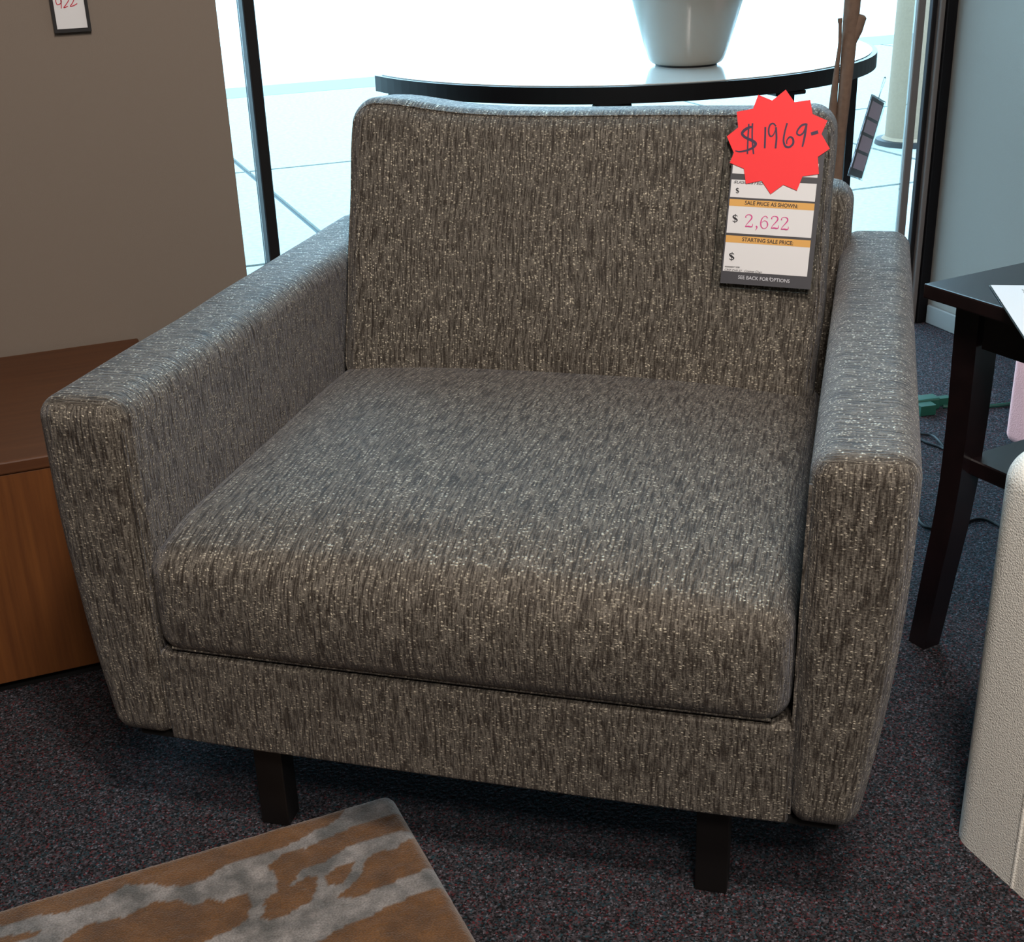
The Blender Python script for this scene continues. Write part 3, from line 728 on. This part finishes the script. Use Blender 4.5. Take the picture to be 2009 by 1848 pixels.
# ------------------------------------------------------------------ patterned rug
RZ = 0.014
GOLD, GREY = 0.0, 1.0
grey_px = [
 [(0, 1815), (60, 1800), (130, 1790), (200, 1765), (250, 1735), (300, 1735), (345, 1740), (400, 1728), (440, 1698), (500, 1680), (560, 1660), (600, 1640), (650, 1615), (690, 1580), (720, 1558), (760, 1552),
  (785, 1575), (790, 1590), (760, 1600), (700, 1620), (640, 1645), (600, 1665), (560, 1672), (530, 1695), (540, 1725), (545, 1745), (520, 1770), (500, 1775), (490, 1750), (470, 1755), (440, 1770), (410, 1762), (380, 1778), (350, 1765),
  (300, 1770), (240, 1800), (170, 1815), (120, 1848), (90, 1870), (0, 1900), (-60, 1860), (-60, 1830)],
 [(490, 1750), (520, 1745), (520, 1800), (560, 1795), (610, 1770), (620, 1740), (640, 1760), (655, 1762), (700, 1760), (760, 1735), (830, 1705), (860, 1690), (880, 1735), (840, 1745), (760, 1780), (680, 1815), (620, 1850), (560, 1900), (380, 1900), (400, 1848), (450, 1825), (490, 1800)],
 [(570, 1735), (590, 1710), (640, 1690), (680, 1660), (740, 1642), (800, 1625), (812, 1640), (780, 1662), (730, 1675), (715, 1690), (712, 1710), (690, 1735), (660, 1762), (640, 1765), (622, 1745), (625, 1715), (600, 1720), (580, 1745)],
]
gold_holes = [
 [(638, 1715), (660, 1700), (696, 1692), (690, 1712), (670, 1732), (645, 1738), (634, 1728)],
 [(0, 1840), (60, 1828), (85, 1826), (60, 1842), (0, 1856), (-40, 1850)],
 [(515, 1800), (520, 1770), (560, 1745), (600, 1722), (622, 1720), (618, 1750), (590, 1780), (545, 1802), (525, 1805)],
]
rc = onz(766, 1551, RZ)                 # far right corner of the rug
gw = [[onz(x, y, RZ) for x, y in P] for P in grey_px]; hw_ = [[onz(x, y, RZ) for x, y in P] for P in gold_holes]
def inside(P, x, y):
    r = False; n = len(P); j = n-1
    for i in range(n):
        if (P[i].y > y) != (P[j].y > y) and x < (P[j].x-P[i].x)*(y-P[i].y)/(P[j].y-P[i].y)+P[i].x: r = not r
        j = i
    return r
pB_ = onz(0, 1780, RZ); pC_ = onz(938, 1848, RZ)
e1 = (rc-pB_).normalized(); e2 = (pC_-rc).normalized()
print('RUG', rc, pB_, pC_, math.degrees(math.atan2(e1.y, e1.x)), math.degrees(math.atan2(e2.y, e2.x)))
ra = math.atan2(e1.y, e1.x)*0.5+(math.atan2(e2.y, e2.x)+math.pi/2)*0.5
rug_w, rug_l = 0.95, 1.30
bm = bmesh.new(); col = bm.loops.layers.float_color.new('pattern')
ca, sa = math.cos(ra), math.sin(ra)
def rw(a, b):  # a along width (0 = right edge, negative left), b = toward the viewer (negative)
    return rc.x+a*ca-b*sa, rc.y+a*sa+b*ca
step = 0.004; na = int(0.62/step); nb = int(0.42/step)
A_ = [-(k*step) for k in range(na+1)]+[-rug_w]; B_ = [-(k*step) for k in range(nb+1)]+[-rug_l]
def pat(a, b):
    x, y = rw(a, b)
    x += 0.004*noise.noise(Vector((x*60, y*60, 0))); y += 0.003*noise.noise(Vector((x*60, y*60, 7)))
    if a < -0.60 or b < -0.40:
        return 1.0 if math.sin(b*38+3*noise.noise(Vector((a*3, b*3, 1)))) > 0.2 else 0.0
    if any(inside(P, x, y) for P in hw_): return 0.0
    return 1.0 if any(inside(P, x, y) for P in gw) else 0.0
grid = {}
pv_ = {}
rr = 0.014
for i, a in enumerate(A_):
    for j, b in enumerate(B_):
        ea = min(-a, a+rug_w); eb = min(-b, b+rug_l); e = min(ea, eb)
        z = RZ-0.010*max(0, 1-e/0.014)**2+0.0012*noise.noise(Vector((a*240, b*240, 0)))+0.0008*noise.noise(Vector((a*60, b*60, 3)))
        x, y = rw(a, b)
        # rounded corner
        if -a < rr and -b < rr:
            dx, dy = -a-rr, -b-rr; d = max(abs(dx), abs(dy)); l = math.hypot(dx, dy)
            if l > 1e-6: x, y = rw(-(rr+dx*d/l), -(rr+dy*d/l))
        grid[i, j] = bm.verts.new((x-rc.x, y-rc.y, z)); pv_[grid[i, j]] = pat(a, b)
for i in range(len(A_)-1):
    for j in range(len(B_)-1):
        f = bm.faces.new((grid[i, j], grid[i+1, j], grid[i+1, j+1], grid[i, j+1]))
        for lp_ in f.loops:
            q = pv_[lp_.vert]; lp_[col] = (q, q, q, 1)
# skirt to the floor
bnd = [e for e in bm.edges if e.is_boundary]
ret = bmesh.ops.extrude_edge_only(bm, edges=bnd)
for v in ret['geom']:
    if isinstance(v, bmesh.types.BMVert): v.co.z = 0.001
M_rug = bpy.data.materials.new('rug_wool'); M_rug.use_nodes = True
N = M_rug.node_tree.nodes; L = M_rug.node_tree.links; b = N['Principled BSDF']
at = N.new('ShaderNodeVertexColor'); at.layer_name = 'pattern'
ob = N.new('ShaderNodeTexCoord').outputs['Object']
n1 = N.new('ShaderNodeTexNoise'); n1.inputs['Scale'].default_value = 420; n1.inputs['Detail'].default_value = 4; L.new(ob, n1.inputs['Vector'])
n3 = N.new('ShaderNodeTexNoise'); n3.inputs['Scale'].default_value = 30; n3.inputs['Detail'].default_value = 4; L.new(ob, n3.inputs['Vector'])
gold = ramp(N, L, n3.outputs[0], [(0.3, lin((84, 55, 25))), (0.7, lin((116, 78, 38)))])
grey = ramp(N, L, n3.outputs[0], [(0.35, lin((88, 88, 87))), (0.66, lin((150, 146, 144)))])
mx = N.new('ShaderNodeMixRGB'); L.new(at.outputs[0], mx.inputs[0]); L.new(gold, mx.inputs[1]); L.new(grey, mx.inputs[2])
k_ = ramp(N, L, n1.outputs[0], [(0.3, (0.6, 0.6, 0.6, 1)), (0.7, (1.25, 1.25, 1.25, 1))])
mm = N.new('ShaderNodeMixRGB'); mm.blend_type = 'MULTIPLY'; mm.inputs[0].default_value = 1; L.new(mx.outputs[0], mm.inputs[1]); L.new(k_, mm.inputs[2])
L.new(mm.outputs[0], b.inputs['Base Color']); b.inputs['Roughness'].default_value = 0.9; b.inputs['Sheen Weight'].default_value = 0.3
bpn = N.new('ShaderNodeBump'); bpn.inputs['Strength'].default_value = 0.8; bpn.inputs['Distance'].default_value = 0.002
L.new(n1.outputs[0], bpn.inputs['Height']); L.new(bpn.outputs[0], b.inputs['Normal'])
rug = obj('rug', bm, M_rug, loc=(rc.x, rc.y, 0)); tag(rug, 'gold and silver grey patterned wool rug on carpet in front of the armchair', 'rug')

# ------------------------------------------------------------------ cords
def fl(px, py, z): v = onz(px, py, z); return (v.x, v.y, v.z)
gc = thing('extension_cord', 'green extension cord with socket block on carpet behind the end table', 'extension cord', (1.94, 2.31, 0))
def rel(p, o): return (p[0]-o.location.x, p[1]-o.location.y, p[2]-o.location.z)
p = [fl(1850, 797, .006), fl(1880, 798, .005), fl(1930, 797, .005), fl(1975, 793, .005), fl(2009, 787, .005), fl(2060, 780, .005)]
obj('cord', tube([rel(q, gc) for q in catmull(p, 8)], 0.0045, 8), M_green, gc)
a = Vector(rel(fl(1780, 806, 0), gc)); b_ = Vector(rel(fl(1850, 797, 0), gc)); dr = (b_-a).normalized()
bm = box((-0.040, -0.018, 0.001), (0.028, 0.018, 0.030), 0.004, 2); add_box(bm, (0.029, -0.009, 0.005), (0.060, 0.009, 0.024))
add_box(bm, (-0.040, -0.046, 0.002), (0.0, -0.019, 0.026))
mid = (a+b_)/2
for v in bm.verts:
    q = v.co.copy(); v.co = Vector((mid.x+q.x*dr.x-q.y*dr.y, mid.y+q.x*dr.y+q.y*dr.x, q.z))
obj('socket_block', bm, M_green, gc, smooth=False)
def cable(pts, label, r=0.003):
    o = obj('power_cable', tube(catmull(pts, 8), r, 8), M_cable); tag(o, label, 'cable'); return o
cable([fl(1760, 842, .004), fl(1803, 851, .004), fl(1828, 854, .006), fl(1843, 866, .010), fl(1853, 880, .006), fl(1844, 877, .004), fl(1820, 869, .0035), fl(1803, 862, .0035), fl(1770, 858, .0035)], 'black cable loop on carpet between the armchair and the end table')
cable([fl(1770, 985, .0032), fl(1797, 1005, .0032), fl(1806, 1025, .0032), fl(1825, 1036, .0032), fl(1860, 1034, .0032), fl(1895, 1024, .0032), fl(1920, 1018, .0032), fl(1945, 1023, .0032), fl(1975, 1040, .0032)], 'thin black cable running on carpet under the end table')
